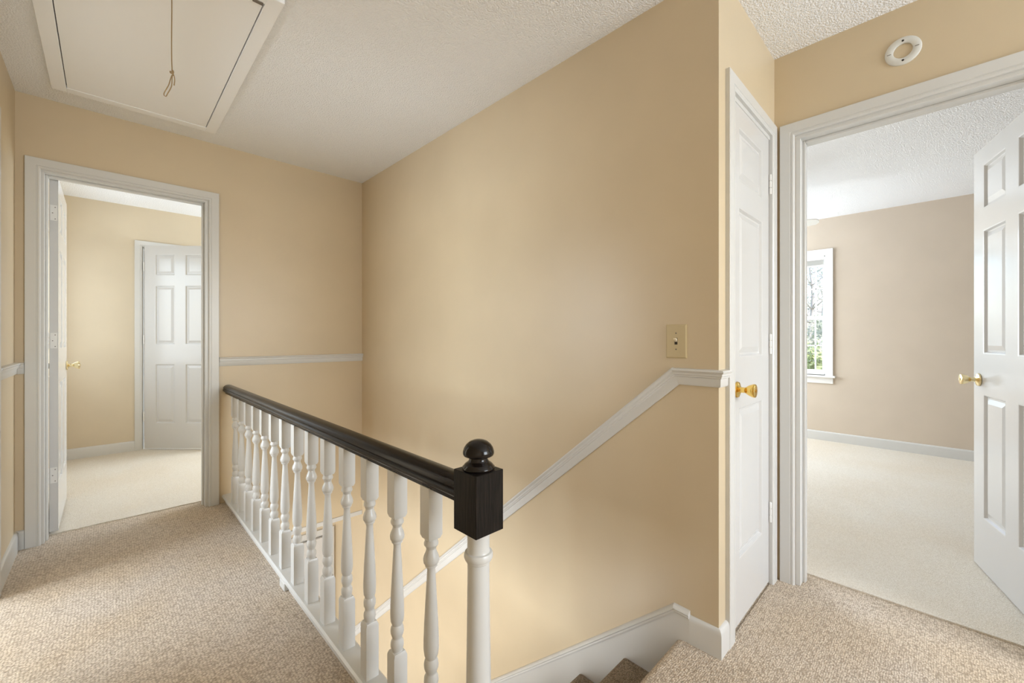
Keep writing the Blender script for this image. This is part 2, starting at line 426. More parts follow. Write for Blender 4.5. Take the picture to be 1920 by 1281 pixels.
# ------------------------------------------------------------------ chair rails and stair skirt
CR = [(0, 0), (0.006, 0), (0.009, 0.004), (0.010, 0.030), (0.014, 0.033), (0.014, 0.037), (0.017, 0.040), (0.017, 0.047),
      (0.022, 0.050), (0.024, 0.055), (0.021, 0.060), (0, 0.062)]
CZ = 0.952
bm = bmesh.new()
extrude(bm, (XL, 2.876, CZ - 0.017), (XL, YF, CZ - 0.017), (1, 0, 0), (0, 0, 1), CR, 0, 0, -1, 0)
struct(obj('trim_1', bm, M['white'], None, True, 40), 'white moulded chair rail on the left hall wall', 'chair rail')
bm = bmesh.new()
extrude(bm, (XL, YF, CZ - 0.017), (-0.317, YF, CZ - 0.017), (0, -1, 0), (0, 0, 1), CR, 1, 0, 0, 0)
struct(obj('trim_2', bm, M['white'], None, True, 40), 'stub of white chair rail between corner and far door casing', 'chair rail')
bm = bmesh.new()
extrude(bm, (0.548, YF, CZ - 0.017), (XS, YF, CZ - 0.017), (0, -1, 0), (0, 0, 1), CR)
struct(obj('trim_3', bm, M['white'], None, True, 40), 'level white chair rail on the far wall above the stairwell', 'chair rail')
# sloping rail on the stair wall: kink at Y = 0.703
SL = 0.845; ang = math.atan(SL); half = math.tan(ang / 2)
cz_low = CZ
bm = bmesh.new()
kink = Vector((XS, 0.690, cz_low))
extrude(bm, kink, (XS, YN, cz_low), (-1, 0, 0), (0, 0, 1), CR, 0, -half, 1, 0)
dirv = Vector((0, math.cos(ang), -math.sin(ang))); upv = Vector((0, math.sin(ang), math.cos(ang)))
CRS = [(d, h * 1.03) for d, h in CR]
endp = kink + dirv * ((4.0 - 0.690) / math.cos(ang))
extrude(bm, kink, endp, (-1, 0, 0), upv, CRS, 0, -half, 0, -SL)
extrude(bm, (XS, YN, cz_low), (1.620, YN, cz_low), (0, -1, 0), (0, 0, 1), CR, -1, 0, 0, 0)
struct(obj('trim_4', bm, M['white'], None, True, 40), 'white chair rail sloping down the stair wall and wrapping its corner', 'chair rail')
# skirt board with a moulded cap
SK = 0.866
bm = bmesh.new()
zt = 0.092; y1 = 3.98
prof = [(0.649, zt), (0.703, zt + 0.004), (y1, zt + 0.004 - SK * (y1 - 0.703)), (y1, zt - 0.42 - SK * (y1 - 0.703)), (0.90, -0.50), (0.649, -0.30)]
extrude(bm, (XS, 0, 0), (XS - 0.013, 0, 0), (0, 1, 0), (0, 0, 1), prof)
sk = struct(obj('trim_5', bm, M['white']), 'white stair skirt board following the steps down the wall', 'skirt board')
CAP = [(0, 0), (0.016, 0), (0.018, 0.005), (0.016, 0.010), (0.020, 0.014), (0.017, 0.020), (0.010, 0.025), (0, 0.026)]
bm = bmesh.new(); a2 = math.atan(SK); hf = math.tan(a2 / 2)
k2 = Vector((XS, 0.700, zt))
extrude(bm, k2, (XS, 0.649, zt - 0.002), (-1, 0, 0), (0, 0, 1), CAP, 0, -hf, 0, 0)
d2 = Vector((0, math.cos(a2), -math.sin(a2))); u2 = Vector((0, math.sin(a2), math.cos(a2)))
extrude(bm, k2, k2 + d2 * (3.28 / math.cos(a2)), (-1, 0, 0), u2, CAP, 0, -hf, 0, -SK)
obj('cap_moulding', bm, M['white'], sk, True, 40)
# trim under the header over the lower flight
bm = B((XE, YF - 0.006, -FLOOR_T - 0.035), (XS, YF + 0.10, -FLOOR_T), 0.003)
struct(obj('trim_6', bm, M['white']), 'white strip along the bottom of the wall over the lower stairs', 'trim')

# ------------------------------------------------------------------ door casings and jambs
CAS = [(0, 0), (0, 0.015), (0.002, 0.017), (0.041, 0.017), (0.0425, 0.0145), (0.0455, 0.0145), (0.047, 0.0165), (0.053, 0.0165), (0.058, 0.012), (0.058, 0)]
CASW = 0.058
def casing(parent, plane, face, out, o0, o1, top, sgn=1, z0=0.0):
    """Mitred casing round an opening; plane 'Y' = wall facing +-Y (opening along X), 'X' = wall facing +-X. o0<o1 inner edges."""
    prof = [(d, CASW - w) for w, d in CAS]        # (out, offset away from opening)
    def P(c, z): return (c, face, z) if plane == 'Y' else (face, c, z)
    ax = Vector((1, 0, 0)) if plane == 'Y' else Vector((0, 1, 0))
    for c, sg in ((o0, -1), (o1, 1)):
        bm = bmesh.new(); extrude(bm, P(c, z0), P(c, top), out, ax * sg, prof, 0, 0, 0, 1)
        obj('casing_board', bm, M['white'], parent, True, 30)
    bm = bmesh.new(); extrude(bm, P(o0, top), P(o1, top), out, (0, 0, 1), prof, 0, -1, 0, 1)
    obj('casing_board', bm, M['white'], parent, True, 30)
def jamb(parent, plane, w0, w1, o0, o1, top, stop, z0=0.0):
    def Bx(c0, c1, d0, d1, zb, zt):
        return ((c0, d0, zb), (c1, d1, zt)) if plane == 'Y' else ((d0, c0, zb), (d1, c1, zt))
    for b_ in (Bx(o0 - JB, o0, w0, w1, z0, top), Bx(o1, o1 + JB, w0, w1, z0, top), Bx(o0 - JB, o1 + JB, w0, w1, top, top + JB)):
        obj('jamb_board', B(*b_, 0.0015), M['white'], parent)
    if stop:
        s0, s1 = stop
        for b_ in (Bx(o0, o0 + 0.011, s0, s1, z0, top), Bx(o1 - 0.011, o1, s0, s1, z0, top), Bx(o0 + 0.011, o1 - 0.011, s0, s1, top - 0.011, top)):
            obj('stop_strip', B(*b_, 0.002), M['white'], parent)
def frame_thing(name, label):
    return struct(empty(name), label, 'door frame')
f = frame_thing('trim_7', 'white casing and jamb around the far open doorway')
casing(f, 'Y', YF, (0, -1, 0), D1[0] - 0.012, D1[1] + 0.018, DOOR_H + 0.012)
jamb(f, 'Y', YF - 0.001, YF + WT, D1[0], D1[1], DOOR_H, (YF + 0.040, YF + 0.075))
f = frame_thing('trim_8', 'white casing and jamb around the bedroom doorway on the right')
casing(f, 'X', XD, (-1, 0, 0), D3[0] - 0.014, D3[1] + 0.020, DOOR_H + 0.016)
jamb(f, 'X', XD - 0.001, XD + WT + 0.006, D3[0], D3[1], DOOR_H, (XD + 0.045, XD + 0.078))
f = frame_thing('trim_9', 'white casing around the narrow closet door')
casing(f, 'Y', YN, (0, -1, 0), D4[0], D4[1], DOOR_H + 0.016)
jamb(f, 'Y', YN - 0.001, YN + WT, D4[0], D4[1], DOOR_H, None)
f = frame_thing('trim_10', 'white casing around the wardrobe doorway in the far bedroom')
casing(f, 'Y', YB, (0, -1, 0), C2[0] - 0.006, C2[1] + 0.006, DOOR_H + 0.010)
jamb(f, 'Y', YB - 0.001, YB + WT, C2[0], C2[1], DOOR_H, (YB + 0.045, YB + 0.08))
f = frame_thing('trim_11', 'white casing of the side doorway in the left hall wall')
casing(f, 'X', XL, (1, 0, 0), 2.04, 2.82, DOOR_H + 0.045)
jamb(f, 'X', XL - WT, XL + 0.001, 2.04, 2.82, DOOR_H, None)
f = frame_thing('trim_12', 'white casing around the door at the foot of the stairs')
casing(f, 'Y', 4.0, (0, -1, 0), 0.62, 1.478, -0.70, 1, LOW)

# ------------------------------------------------------------------ panel doors
T = 0.035
ROWS = [(0.250, 0.845), (1.040, 1.632), (1.735, 1.945)]
def panel_bm(w, h):
    bm = bmesh.new(); rings = {}
    for side in (0, 1):
        rings[side] = []
        for off, dep in ((0, 0), (0.005, 0.001), (0.011, 0.0105), (0.018, 0.0105), (0.040, 0.0025), (0.043, 0.0025)):
            y = dep if side == 0 else T - dep
            rings[side].append([bm.verts.new(p) for p in ((off, y, off), (w - off, y, off), (w - off, y, h - off), (off, y, h - off))])
        for a, b_ in zip(rings[side], rings[side][1:]):
            for k in range(4):
                j = (k + 1) % 4; bm.faces.new((a[k], a[j], b_[j], b_[k]))
        bm.faces.new(rings[side][-1])
    for k in range(4):
        j = (k + 1) % 4; bm.faces.new((rings[0][0][k], rings[0][0][j], rings[1][0][j], rings[1][0][k]))
    return bm
KNOB = [(0.0, 0.0), (0.030, 0.0), (0.0315, 0.003), (0.029, 0.008), (0.017, 0.012), (0.011, 0.016), (0.0105, 0.030), (0.013, 0.034),
        (0.020, 0.044), (0.0245, 0.056), (0.026, 0.062), (0.0245, 0.066), (0.017, 0.0675), (0.0, 0.068)]
def door(name, origin, rotz, w, cols, label, knob_at, knob_mat, hinge_front, z0=0.012, knob_back=True, h=2.03, hinge_x=0.0):
    """Leaf: x from hinge edge 0..w, y 0..T (y=0 is the front), z 0..h."""
    d = empty(name, (origin[0], origin[1], z0), rotz); struct(d, label, 'door')
    bm = bmesh.new()
    if cols == 2:
        st, ms = 0.105, 0.105; pw = (w - 2 * st - ms) / 2; xs = [(st, st + pw), (st + pw + ms, w - st)]
    else:
        st = 0.098; xs = [(st, w - st)]
    holes = [(a, b_, c, e) for a, b_ in xs for c, e in ROWS]
    slab(bm, 'Y', (0, T), 0, w, 0, h, holes)
    bmesh.ops.remove_doubles(bm, verts=bm.verts[:], dist=1e-5)
    obj('leaf', bm, M['door'], d)
    cache = {}
    for a, b_, c, e in holes:
        key = (round(b_ - a, 4), round(e - c, 4))
        if key not in cache:
            o = obj('panel', panel_bm(b_ - a, e - c), M['door'], d); cache[key] = o
        else:
            o = cache[key].copy(); COL.objects.link(o); o.parent = d
        o.location = (a, 0, c)
    if knob_at:
        for sgn in ((-1, 1) if knob_back else (-1,)):
            bm = bmesh.new(); lathe(bm, [(r, -hh if sgn < 0 else hh) for r, hh in KNOB], 28, (0, 0, 0), 'Y')
            k = obj('knob', bm, knob_mat, d, True, 40); k.location = (knob_at[0], 0 if sgn < 0 else T, knob_at[1])
            bm = bmesh.new(); lathe(bm, [(0.0, 0), (0.006, 0), (0.006, 0.002), (0.0, 0.002)] if sgn > 0 else [(0.0, 0), (0.006, 0), (0.006, -0.002), (0.0, -0.002)], 12, (0, 0, 0), 'Y')
            q = obj('knob_button', bm, knob_mat, k, True, 40); q.location = (0, sgn * 0.068, 0)
        bm = B((w - 0.0002, 0.006, knob_at[1] - 0.028), (w + 0.0012, T - 0.006, knob_at[1] + 0.028))
        obj('latch_plate', bm, knob_mat, d)
    for hz in (0.275, 1.045, 1.775):
        bm = bmesh.new(); yk = -0.006 if hinge_front else T + 0.006
        lathe(bm, [(0.0, 0), (0.0055, 0), (0.0055, 0.0280), (0.0030, 0.0285), (0.0030, 0.0315), (0.0055, 0.0320), (0.0055, 0.0595), (0.0030, 0.060), (0.0030, 0.063), (0.0055, 0.0635),
                   (0.0055, 0.089), (0.004, 0.091), (0.0, 0.092)], 12, (hinge_x - 0.003, yk, hz))
        hg = obj('hinge', bm, M['hinge'], d, True, 40)
        bm = B((-0.0016, 0.003 if hinge_front else 0.004, hz + 0.001), (0.0004, T - 0.003, hz + 0.090), 0.0004)
        obj('hinge_plate', bm, M['hinge'], hg)
        for q, (yy, zz) in enumerate(((0.012, 0.012), (0.022, 0.045), (0.012, 0.078))):
            bm = bmesh.new(); lathe(bm, [(0.0, 0), (0.0028, 0), (0.0024, -0.0006), (0.0, -0.0006)], 10, (-0.0016, yy if not hinge_front else T - yy, hz + zz), 'X')
            obj('screw', bm, M['screw'], hg)
    return d
# far bedroom door, opened back against the left: front (y=0) faces +X
door('door_1', (-0.200, YF + WT - 0.010), math.radians(90), 0.700, 2,
     'white six-panel door opened inward at the far doorway', (0.640, 0.918), M['brass_pale'], False, 0.022)
# wardrobe door ajar at 45 degrees: front faces the hall
door('door_2', (0.272, YB - 0.030), math.radians(-44.5), 0.712, 2,
     'white six-panel wardrobe door standing ajar in the far bedroom', (0.652, 0.918), M['brass_pale'], True, 0.022)
# right bedroom door: the back of the leaf (y = T) faces the hall
hB = Vector((3.112, -0.1135)); hd = (hB - Vector((2.386, -0.300))).normalized(); hn = Vector((-hd.y, hd.x))
ho = hB - hd * 0.752 - hn * T
door('door_3', (ho.x, ho.y), math.atan2(hd.y, hd.x), 0.752, 2,
     'glossy white six-panel door swung into the right bedroom', (0.690, 0.912), M['brass_pale'], True, 0.012)
# closed closet door, hinged at its right
door('door_4', (2.177, 0.552 + T), math.radians(180), 0.498, 1,
     'narrow closed three-panel closet door with a shiny brass knob', (0.430, 0.918), M['brass'], False, 0.010)
# front door seen down the stairwell
door('door_5', (0.628, 3.958), 0.0, 0.842, 2, 'white door at the foot of the stairs seen between balusters', (0.07, 0.918), M['brass'], True, LOW + 0.010)

# ------------------------------------------------------------------ stair flight
st = tag(empty('stair_flight', (1.1, Y0, -RISE)), 'carpeted stair flight going down beside the sloping chair rail', 'stairs')
R0 = 0.022
pf = []
for k in range(9):
    a = math.pi / 2 * (1 - 2 * k / 8)
    pf.append((-R0 + R0 * math.cos(a), -R0 + R0 * math.sin(a)))
pf += [(-0.030, -2 * R0), (-0.030, -RISE - 0.002), (-RUN - 0.035, -RISE - 0.002), (-RUN - 0.035, 0)]
bm = bmesh.new(); extrude(bm, (XE - 1.1, 0, 0), (XS - 0.0135 - 1.1, 0, 0), (0, 1, 0), (0, 0, 1), pf)
step0 = None
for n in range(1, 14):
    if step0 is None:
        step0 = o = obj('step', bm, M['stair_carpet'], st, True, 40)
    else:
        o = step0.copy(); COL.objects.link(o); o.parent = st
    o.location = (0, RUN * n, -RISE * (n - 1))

# ------------------------------------------------------------------ stair railing
RX, RYN = 0.6005, 0.7265
rail = tag(empty('stair_railing', (RX, RYN, 0)), 'landing railing with dark handrail, white turned balusters and a black topped newel post', 'railing')
def rl(o, x=0, y=0, z=0):
    o.parent = rail; o.location = (x, y, z); return o
hp = [(-0.017, 0.746), (0.017, 0.746), (0.017, 0.753), (0.021, 0.755), (0.022, 0.759), (0.027, 0.761), (0.0315, 0.766), (0.0325, 0.772), (0.030, 0.777), (0.0275, 0.779),
      (0.0300, 0.784), (0.0290, 0.790), (0.0250, 0.7965), (0.0185, 0.802), (0.0095, 0.8052), (0, 0.8062)]
hp = hp + [(-x, z) for x, z in hp[-2:1:-1]]
hp = [p for i, p in enumerate(hp) if i == 0 or p != hp[i - 1]]
bm = bmesh.new(); extrude(bm, (0, 0.030, 0), (0, YF - RYN, 0), (1, 0, 0), (0, 0, 1), hp)
rl(obj('handrail', bm, M['ebony_gloss'], None, True, 28))
SH = [(-0.033, 0.036), (0.033, 0.036), (0.036, 0.039), (0.036, 0.048), (0.030, 0.055), (-0.030, 0.055), (-0.036, 0.048), (-0.036, 0.039)]
bm = bmesh.new(); extrude(bm, (0, 0.030, 0), (0, YF - RYN, 0), (1, 0, 0), (0, 0, 1), SH)
sh = rl(obj('shoe_rail', bm, M['white']))
obj('base_strip', B((-0.018, 0.030, 0.0), (0.030, YF - RYN, 0.0362)), M['white'], sh)
obj('support_block', B((-0.037, 2.030 - RYN, 0.0), (0.0, 2.100 - RYN, 0.0362), 0.003), M['white'], sh)
# baluster: square ends with chamfered shoulders and a turned middle
def baluster_bm():
    bm = bmesh.new(); s = 0.0205
    def square(z0, z1, cham_top):
        c = 0.010; q = 0.0165
        lv = [(s, z0), (s, z1 - c), (q, z1)] if cham_top else [(q, z0), (s, z0 + c), (s, z1)]
        rings = [[bm.verts.new((x, y, z)) for x, y in ((-r, -r), (r, -r), (r, r), (-r, r))] for r, z in lv]
        for a, b_ in zip(rings, rings[1:]):
            for k in range(4):
                j = (k + 1) % 4; bm.faces.new((a[k], a[j], b_[j], b_[k]))
        bm.faces.new(rings[0][::-1]); bm.faces.new(rings[-1])
    square(0.055, 0.228, True); square(0.612, 0.748, False)
    lathe(bm, [(0.0165, 0.224), (0.0150, 0.230), (0.0165, 0.234), (0.0190, 0.245), (0.0180, 0.255), (0.0140, 0.263), (0.0135, 0.266), (0.0150, 0.270), (0.0185, 0.280),
               (0.0190, 0.287), (0.0175, 0.296), (0.0145, 0.303), (0.0150, 0.306), (0.0180, 0.313), (0.0197, 0.328), (0.0196, 0.350), (0.0180, 0.395), (0.0152, 0.445), (0.0125, 0.495),
               (0.0106, 0.525), (0.0105, 0.532), (0.0125, 0.538), (0.0155, 0.5400), (0.0158, 0.545), (0.0195, 0.550), (0.0208, 0.558), (0.0185, 0.568), (0.0140, 0.578), (0.0125, 0.585),
               (0.0150, 0.591), (0.0185, 0.596), (0.0185, 0.601), (0.0165, 0.606), (0.0160, 0.616)], 20)
    return bm
bal0 = None
for k in range(14):
    if bal0 is None: bal0 = o = obj('baluster', baluster_bm(), M['white'], None, True, 32)
    else: o = bal0.copy(); COL.objects.link(o)
    rl(o, 0, 3.2015 - 0.1757 * k - RYN, 0)
# newel post
bm = bmesh.new()
lathe(bm, [(0.036, 0.262), (0.036, 0.268), (0.029, 0.280), (0.0275, 0.300), (0.0278, 0.360), (0.0262, 0.480), (0.0248, 0.600), (0.0248, 0.624), (0.0275, 0.6265), (0.0278, 0.6300), (0.0305, 0.6315), (0.0325, 0.6360),
           (0.0325, 0.6430), (0.0305, 0.6475), (0.0262, 0.6490), (0.0250, 0.6520), (0.0250, 0.6760), (0.0262, 0.6900), (0.0266, 0.700)], 28)
box(bm, (-0.0397, -0.0397, 0.0), (0.0397, 0.0397, 0.264), 0.003)
nw = rl(obj('newel_post', bm, M['white'], None, True, 32))
obj('newel_block', B((-0.0397, -0.0397, 0.6975), (0.0397, 0.0397, 0.8325), 0.0012), M['ebony'], nw)
bm = bmesh.new()
lathe(bm, [(0.0, 0.832), (0.0345, 0.832), (0.0365, 0.835), (0.0365, 0.8385), (0.0330, 0.8415), (0.0325, 0.8430), (0.0300, 0.8455), (0.0235, 0.8500), (0.0205, 0.8560), (0.0210, 0.8605),
           (0.0290, 0.8620), (0.0335, 0.8640), (0.0352, 0.8680), (0.0350, 0.8730), (0.0325, 0.8810), (0.0275, 0.8885), (0.0200, 0.8945), (0.0110, 0.8980), (0.0, 0.8992)], 36)
obj('finial', bm, M['ebony_turned'], nw, True, 50)

# ------------------------------------------------------------------ attic hatch and pull cord
hx0, hx1, hy0, hy1, bw = -0.207, 0.496, 1.775, 3.212, 0.056
ha = tag(empty('attic_hatch', (0.14, 2.5, CEIL)), 'off-white attic hatch framed by flat boards in the ceiling', 'attic hatch')
def hpart(name, lo, hi, mt, bev=0.002):
    o = obj(name, B([lo[0] - 0.14, lo[1] - 2.5, lo[2] - CEIL], [hi[0] - 0.14, hi[1] - 2.5, hi[2] - CEIL], bev), mt, ha); return o
zb = CEIL - 0.018
hpart('frame_board', (hx0, hy0, zb), (hx0 + bw, hy1, CEIL + 0.002), M['hatch'])
hpart('frame_board', (hx1 - bw, hy0, zb), (hx1, hy1, CEIL + 0.002), M['hatch'])
hpart('frame_board', (hx0 + bw, hy0, zb), (hx1 - bw, hy0 + bw, CEIL + 0.002), M['hatch'])
hpart('frame_board', (hx0 + bw, hy1 - bw, zb), (hx1 - bw, hy1, CEIL + 0.002), M['hatch'])
hpart('gap_shade_backing', (hx0 + bw, hy0 + bw, CEIL - 0.002), (hx1 - bw, hy1 - bw, CEIL + 0.001), M['gap_shade'], 0)  # dark sheet that paints the shade seen in the gaps round the panel
hpart('hatch_panel', (hx0 + bw + 0.0035, hy0 + bw + 0.006, zb + 0.002), (hx1 - bw - 0.0045, hy1 - bw - 0.0012, CEIL - 0.004), M['hatch'], 0.001)
hpart('hinge', (hx1 - bw - 0.040, hy0 + bw - 0.006, zb - 0.003), (hx1 - bw - 0.006, hy0 + bw + 0.010, zb + 0.003), M['screw'], 0.001)

CRD = Vector((0.1673, 1.930, 0)); rv = Vector((math.cos(math.radians(YAW)), -math.sin(math.radians(YAW)), 0))
pc = tag(empty('pull_cord', (CRD.x, CRD.y, CEIL - 0.018)), 'thin brown cord hanging from the attic hatch, knotted into a loop', 'cord')
def cp(px, v):            # offset sideways in pixels at the cord, height from image row
    d = CRD.x * math.sin(math.radians(YAW)) + CRD.y * math.cos(math.radians(YAW))
    z = EYE + (HORIZON - v) * d / FPX
    q = rv * (px * d / FPX); return Vector((q.x, q.y, z - (CEIL - 0.018)))
bm = bmesh.new(); tube(bm, spline([Vector((0, 0, 0.002)), cp(0.3, 20), cp(-0.2, 70), cp(0, 110), cp(0.8, 134)], 6), 0.0017, 8)
obj('cord', bm, M['cord'], pc, True, 60)
bm = bmesh.new(); tube(bm, spline([cp(0.4, 131), cp(3.0, 134), cp(2.0, 138.5), cp(-2.0, 136.5), cp(-2.5, 134), cp(1.5, 136), cp(2.5, 140.5), cp(0.5, 142)], 6), 0.0022, 8)
obj('knot', bm, M['cord'], pc, True, 60)
bm = bmesh.new(); tube(bm, spline([cp(0.5, 141), cp(-2.4, 149), cp(-5.5, 159), cp(-10.5, 168), cp(-14.3, 175), cp(-14, 179), cp(-10.5, 180.3), cp(-8, 176), cp(-3.2, 168), cp(-0.3, 161), cp(0.6, 150), cp(1.3, 141)], 6), 0.0016, 8)
obj('loop', bm, M['cord'], pc, True, 60)
bm = bmesh.new(); tube(bm, spline([cp(2.0, 137), cp(4.6, 143), cp(5.6, 151), cp(4.6, 160)], 6), [0.0015] * 17 + [0.0018, 0.0022], 8)
obj('cord_tail', bm, M['cord'], pc, True, 60)

# ------------------------------------------------------------------ light switch
sw = tag(empty('light_switch', (XS, 0.701, 1.115)), 'ivory toggle light switch on the stair wall above the chair rail', 'light switch')
bm = bmesh.new()
rg = [[bm.verts.new((-d, y, z)) for y, z in ((-w_, -h_), (w_, -h_), (w_, h_), (-w_, h_))] for d, w_, h_ in ((0, 0.0400, 0.0640), (0.0025, 0.0400, 0.0640), (0.0055, 0.0355, 0.0595))]
for a, b_ in zip(rg, rg[1:]):
    for k in range(4): bm.faces.new((a[k], a[(k + 1) % 4], b_[(k + 1) % 4], b_[k]))
bm.faces.new(rg[-1]); bm.faces.new(rg[0][::-1])
obj('plate', bm, M['ivory'], sw)
obj('toggle_slot', B((-0.0062, -0.0055, -0.0125), (-0.0050, 0.0055, 0.0125)), M['hole'], sw)
bm = bmesh.new(); extrude(bm, (0, -0.0042, 0), (0, 0.0042, 0), (-1, 0, 0), (0, 0, 1), [(0.004, -0.004), (0.006, -0.002), (0.018, 0.0075), (0.0185, 0.0115), (0.015, 0.0120), (0.004, 0.009)])
obj('toggle', bm, M['toggle'], sw)
for z in (-0.0305, 0.0305):
    bm = bmesh.new(); lathe(bm, [(0.0, 0.0), (0.0030, 0.0), (0.0028, -0.0008), (0.0, -0.0010)], 12, (-0.0055, 0, z), 'X')
    obj('screw', bm, M['screw'], sw)

# ------------------------------------------------------------------ round mounting ring
rg_ = tag(empty('detector_ring', (XD, 0.106, 2.262)), 'round white plastic mounting ring high above the bedroom doorway', 'mounting ring')
bm = bmesh.new(); seg = 48; pr = [(0.0285, 0.0), (0.0285, 0.006), (0.0305, 0.0075), (0.0500, 0.0075), (0.0535, 0.0050), (0.0545, 0.0)]
rings = [[bm.verts.new((-d, r * math.cos(2 * math.pi * k / seg), r * math.sin(2 * math.pi * k / seg))) for k in range(seg)] for r, d in pr]
for a, b_ in zip(rings, rings[1:] + rings[:1]):
    for k in range(seg):
        j = (k + 1) % seg; bm.faces.new((a[k], a[j], b_[j], b_[k]))
obj('ring', bm, M['plastic'], rg_, True, 40)
for z in (-0.0385, 0.0385):
    bm = bmesh.new(); lathe(bm, [(0.0, 0.0), (0.0040, 0.0), (0.0040, -0.0008), (0.0, -0.0008)], 12, (-0.0072, 0, z), 'X')
    obj('screw', bm, M['hole'], rg_)
for y in (-0.0405, 0.0405):
    obj('slot', B((-0.0082, y - 0.0060, -0.0011), (-0.0070, y + 0.0060, 0.0011)), M['screw'], rg_)

# ------------------------------------------------------------------ bedroom window
wy0, wy1, wz0, wz1 = WIN
wd = struct(empty('window_1', (5.65, (wy0 + wy1) / 2, wz0)), 'white double-hung window with small panes in the bedroom', 'window')
def wp(name, lo, hi, mt, bev=0.002, par=None):
    o = B([lo[0] - 5.65, lo[1] - (wy0 + wy1) / 2, lo[2] - wz0], [hi[0] - 5.65, hi[1] - (wy0 + wy1) / 2, hi[2] - wz0], bev)
    return obj(name, o, mt, par or wd)
X = 5.65
wp('casing_board', (X - 0.018, wy0 - 0.068, wz0 - 0.02), (X, wy0, wz1 + 0.068), M['vinyl'])
wp('casing_board', (X - 0.018, wy1, wz0 - 0.02), (X, wy1 + 0.068, wz1 + 0.068), M['vinyl'])
wp('casing_board', (X - 0.018, wy0, wz1), (X, wy1, wz1 + 0.068), M['vinyl'])
wp('sill', (X - 0.045, wy0 - 0.090, wz0 - 0.030), (X + 0.04, wy1 + 0.090, wz0 - 0.008), M['vinyl'], 0.004)
wp('apron', (X - 0.014, wy0 - 0.068, wz0 - 0.095), (X, wy1 + 0.068, wz0 - 0.030), M['vinyl'])
for lo, hi in (((X, wy0 - 0.001, wz0), (X + 0.12, wy0 + 0.014, wz1)), ((X, wy1 - 0.014, wz0), (X + 0.12, wy1 + 0.001, wz1)),
               ((X, wy0, wz1 - 0.014), (X + 0.12, wy1, wz1 + 0.001)), ((X, wy0, wz0 - 0.008), (X + 0.12, wy1, wz0 + 0.010))):
    wp('jamb_board', lo, hi, M['vinyl'], 0.001)
mz = 1.352
ym = (0.985, 1.215, 1.445, 1.675)
for zb_, zt_, xo, rows in ((wz0 + 0.010, mz + 0.022, 0.045, (1.045,)), (mz - 0.022, wz1 - 0.014, 0.075, (1.68,))):
    x0_, x1_ = X + xo, X + xo + 0.028; y0_, y1_ = wy0 + 0.014, wy1 - 0.014; t = 0.022
    sa = wp('sash', (x0_, y0_, zb_), (x1_, y1_, zb_ + 0.040), M['vinyl'])
    wp('sash_rail', (x0_, y0_, zt_ - 0.040), (x1_, y1_, zt_), M['vinyl'], 0.002, sa)
    wp('sash_stile', (x0_, y0_, zb_ + 0.040), (x1_, y0_ + t, zt_ - 0.040), M['vinyl'], 0.002, sa)
    wp('sash_stile', (x0_, y1_ - t, zb_ + 0.040), (x1_, y1_, zt_ - 0.040), M['vinyl'], 0.002, sa)
    ys = [y0_ + t, *ym, y1_ - t]; zs = [zb_ + 0.040, *rows, zt_ - 0.040]
    for yy in ym: wp('muntin', (x0_ + 0.006, yy - 0.006, zs[0]), (x1_ - 0.006, yy + 0.006, zs[-1]), M['vinyl'], 0.001, sa)
    for zz in rows: wp('muntin', (x0_ + 0.006, ys[0], zz - 0.006), (x1_ - 0.006, ys[-1], zz + 0.006), M['vinyl'], 0.001, sa)
    for a_, b_ in zip(ys, ys[1:]):
        for c_, e_ in zip(zs, zs[1:]):
            wp('pane', (x0_ + 0.012, a_, c_), (x0_ + 0.016, b_, e_), M['glass'], 0, sa)
wp('dark_track', (X + 0.072, wy0 + 0.0141, 1.385), (X + 0.0745, wy0 + 0.024, 1.66), M['siding'], 0)
# raised blind
bl = tag(empty('window_blind', (X + 0.022, (wy0 + wy1) / 2, wz1 - 0.014)), 'white mini blind pulled all the way up in the bedroom window', 'blind')
hw = (wy1 - wy0) / 2 - 0.018
obj('headrail', B((-0.014, -hw, -0.030), (0.014, hw, 0.0), 0.002), M['blind'], bl)
for k in range(9):
    z = -0.034 - 0.0055 * k
    obj('slat', B((-0.0125, -hw + 0.004, z - 0.002), (0.0125, hw - 0.004, z), 0), M['blind'], bl)
obj('bottom_rail', B((-0.012, -hw + 0.003, -0.098), (0.012, hw - 0.003, -0.083), 0.002), M['blind'], bl)
obj('valance_clip', B((-0.0155, -hw + 0.055, -0.022), (-0.013, -hw + 0.075, -0.010), 0.001), M['hinge'], bl)

# ------------------------------------------------------------------ ceiling fan in the bedroom
FC = Vector((4.30, 1.30))
fan = tag(empty('ceiling_fan', (FC.x, FC.y, 0)), 'white ceiling fan with flat blades in the right bedroom', 'ceiling fan')
bm = bmesh.new(); lathe(bm, [(0.0, CEIL), (0.065, CEIL), (0.062, CEIL - 0.03), (0.025, CEIL - 0.05), (0.0, CEIL - 0.05)][::-1], 24); obj('canopy', bm, M['fan'], fan, True, 40)
bm = bmesh.new(); lathe(bm, [(0.012, 2.24), (0.012, 2.40)], 12); obj('downrod', bm, M['fan'], fan, True, 40)
bm = bmesh.new(); lathe(bm, [(0.0, 2.085), (0.06, 2.085), (0.085, 2.11), (0.105, 2.14), (0.105, 2.18), (0.08, 2.225), (0.02, 2.24), (0.0, 2.24)], 28); obj('motor_housing', bm, M['fan'], fan, True, 40)
a0 = math.atan2(0.69 - FC.y, 4.42 - FC.x)
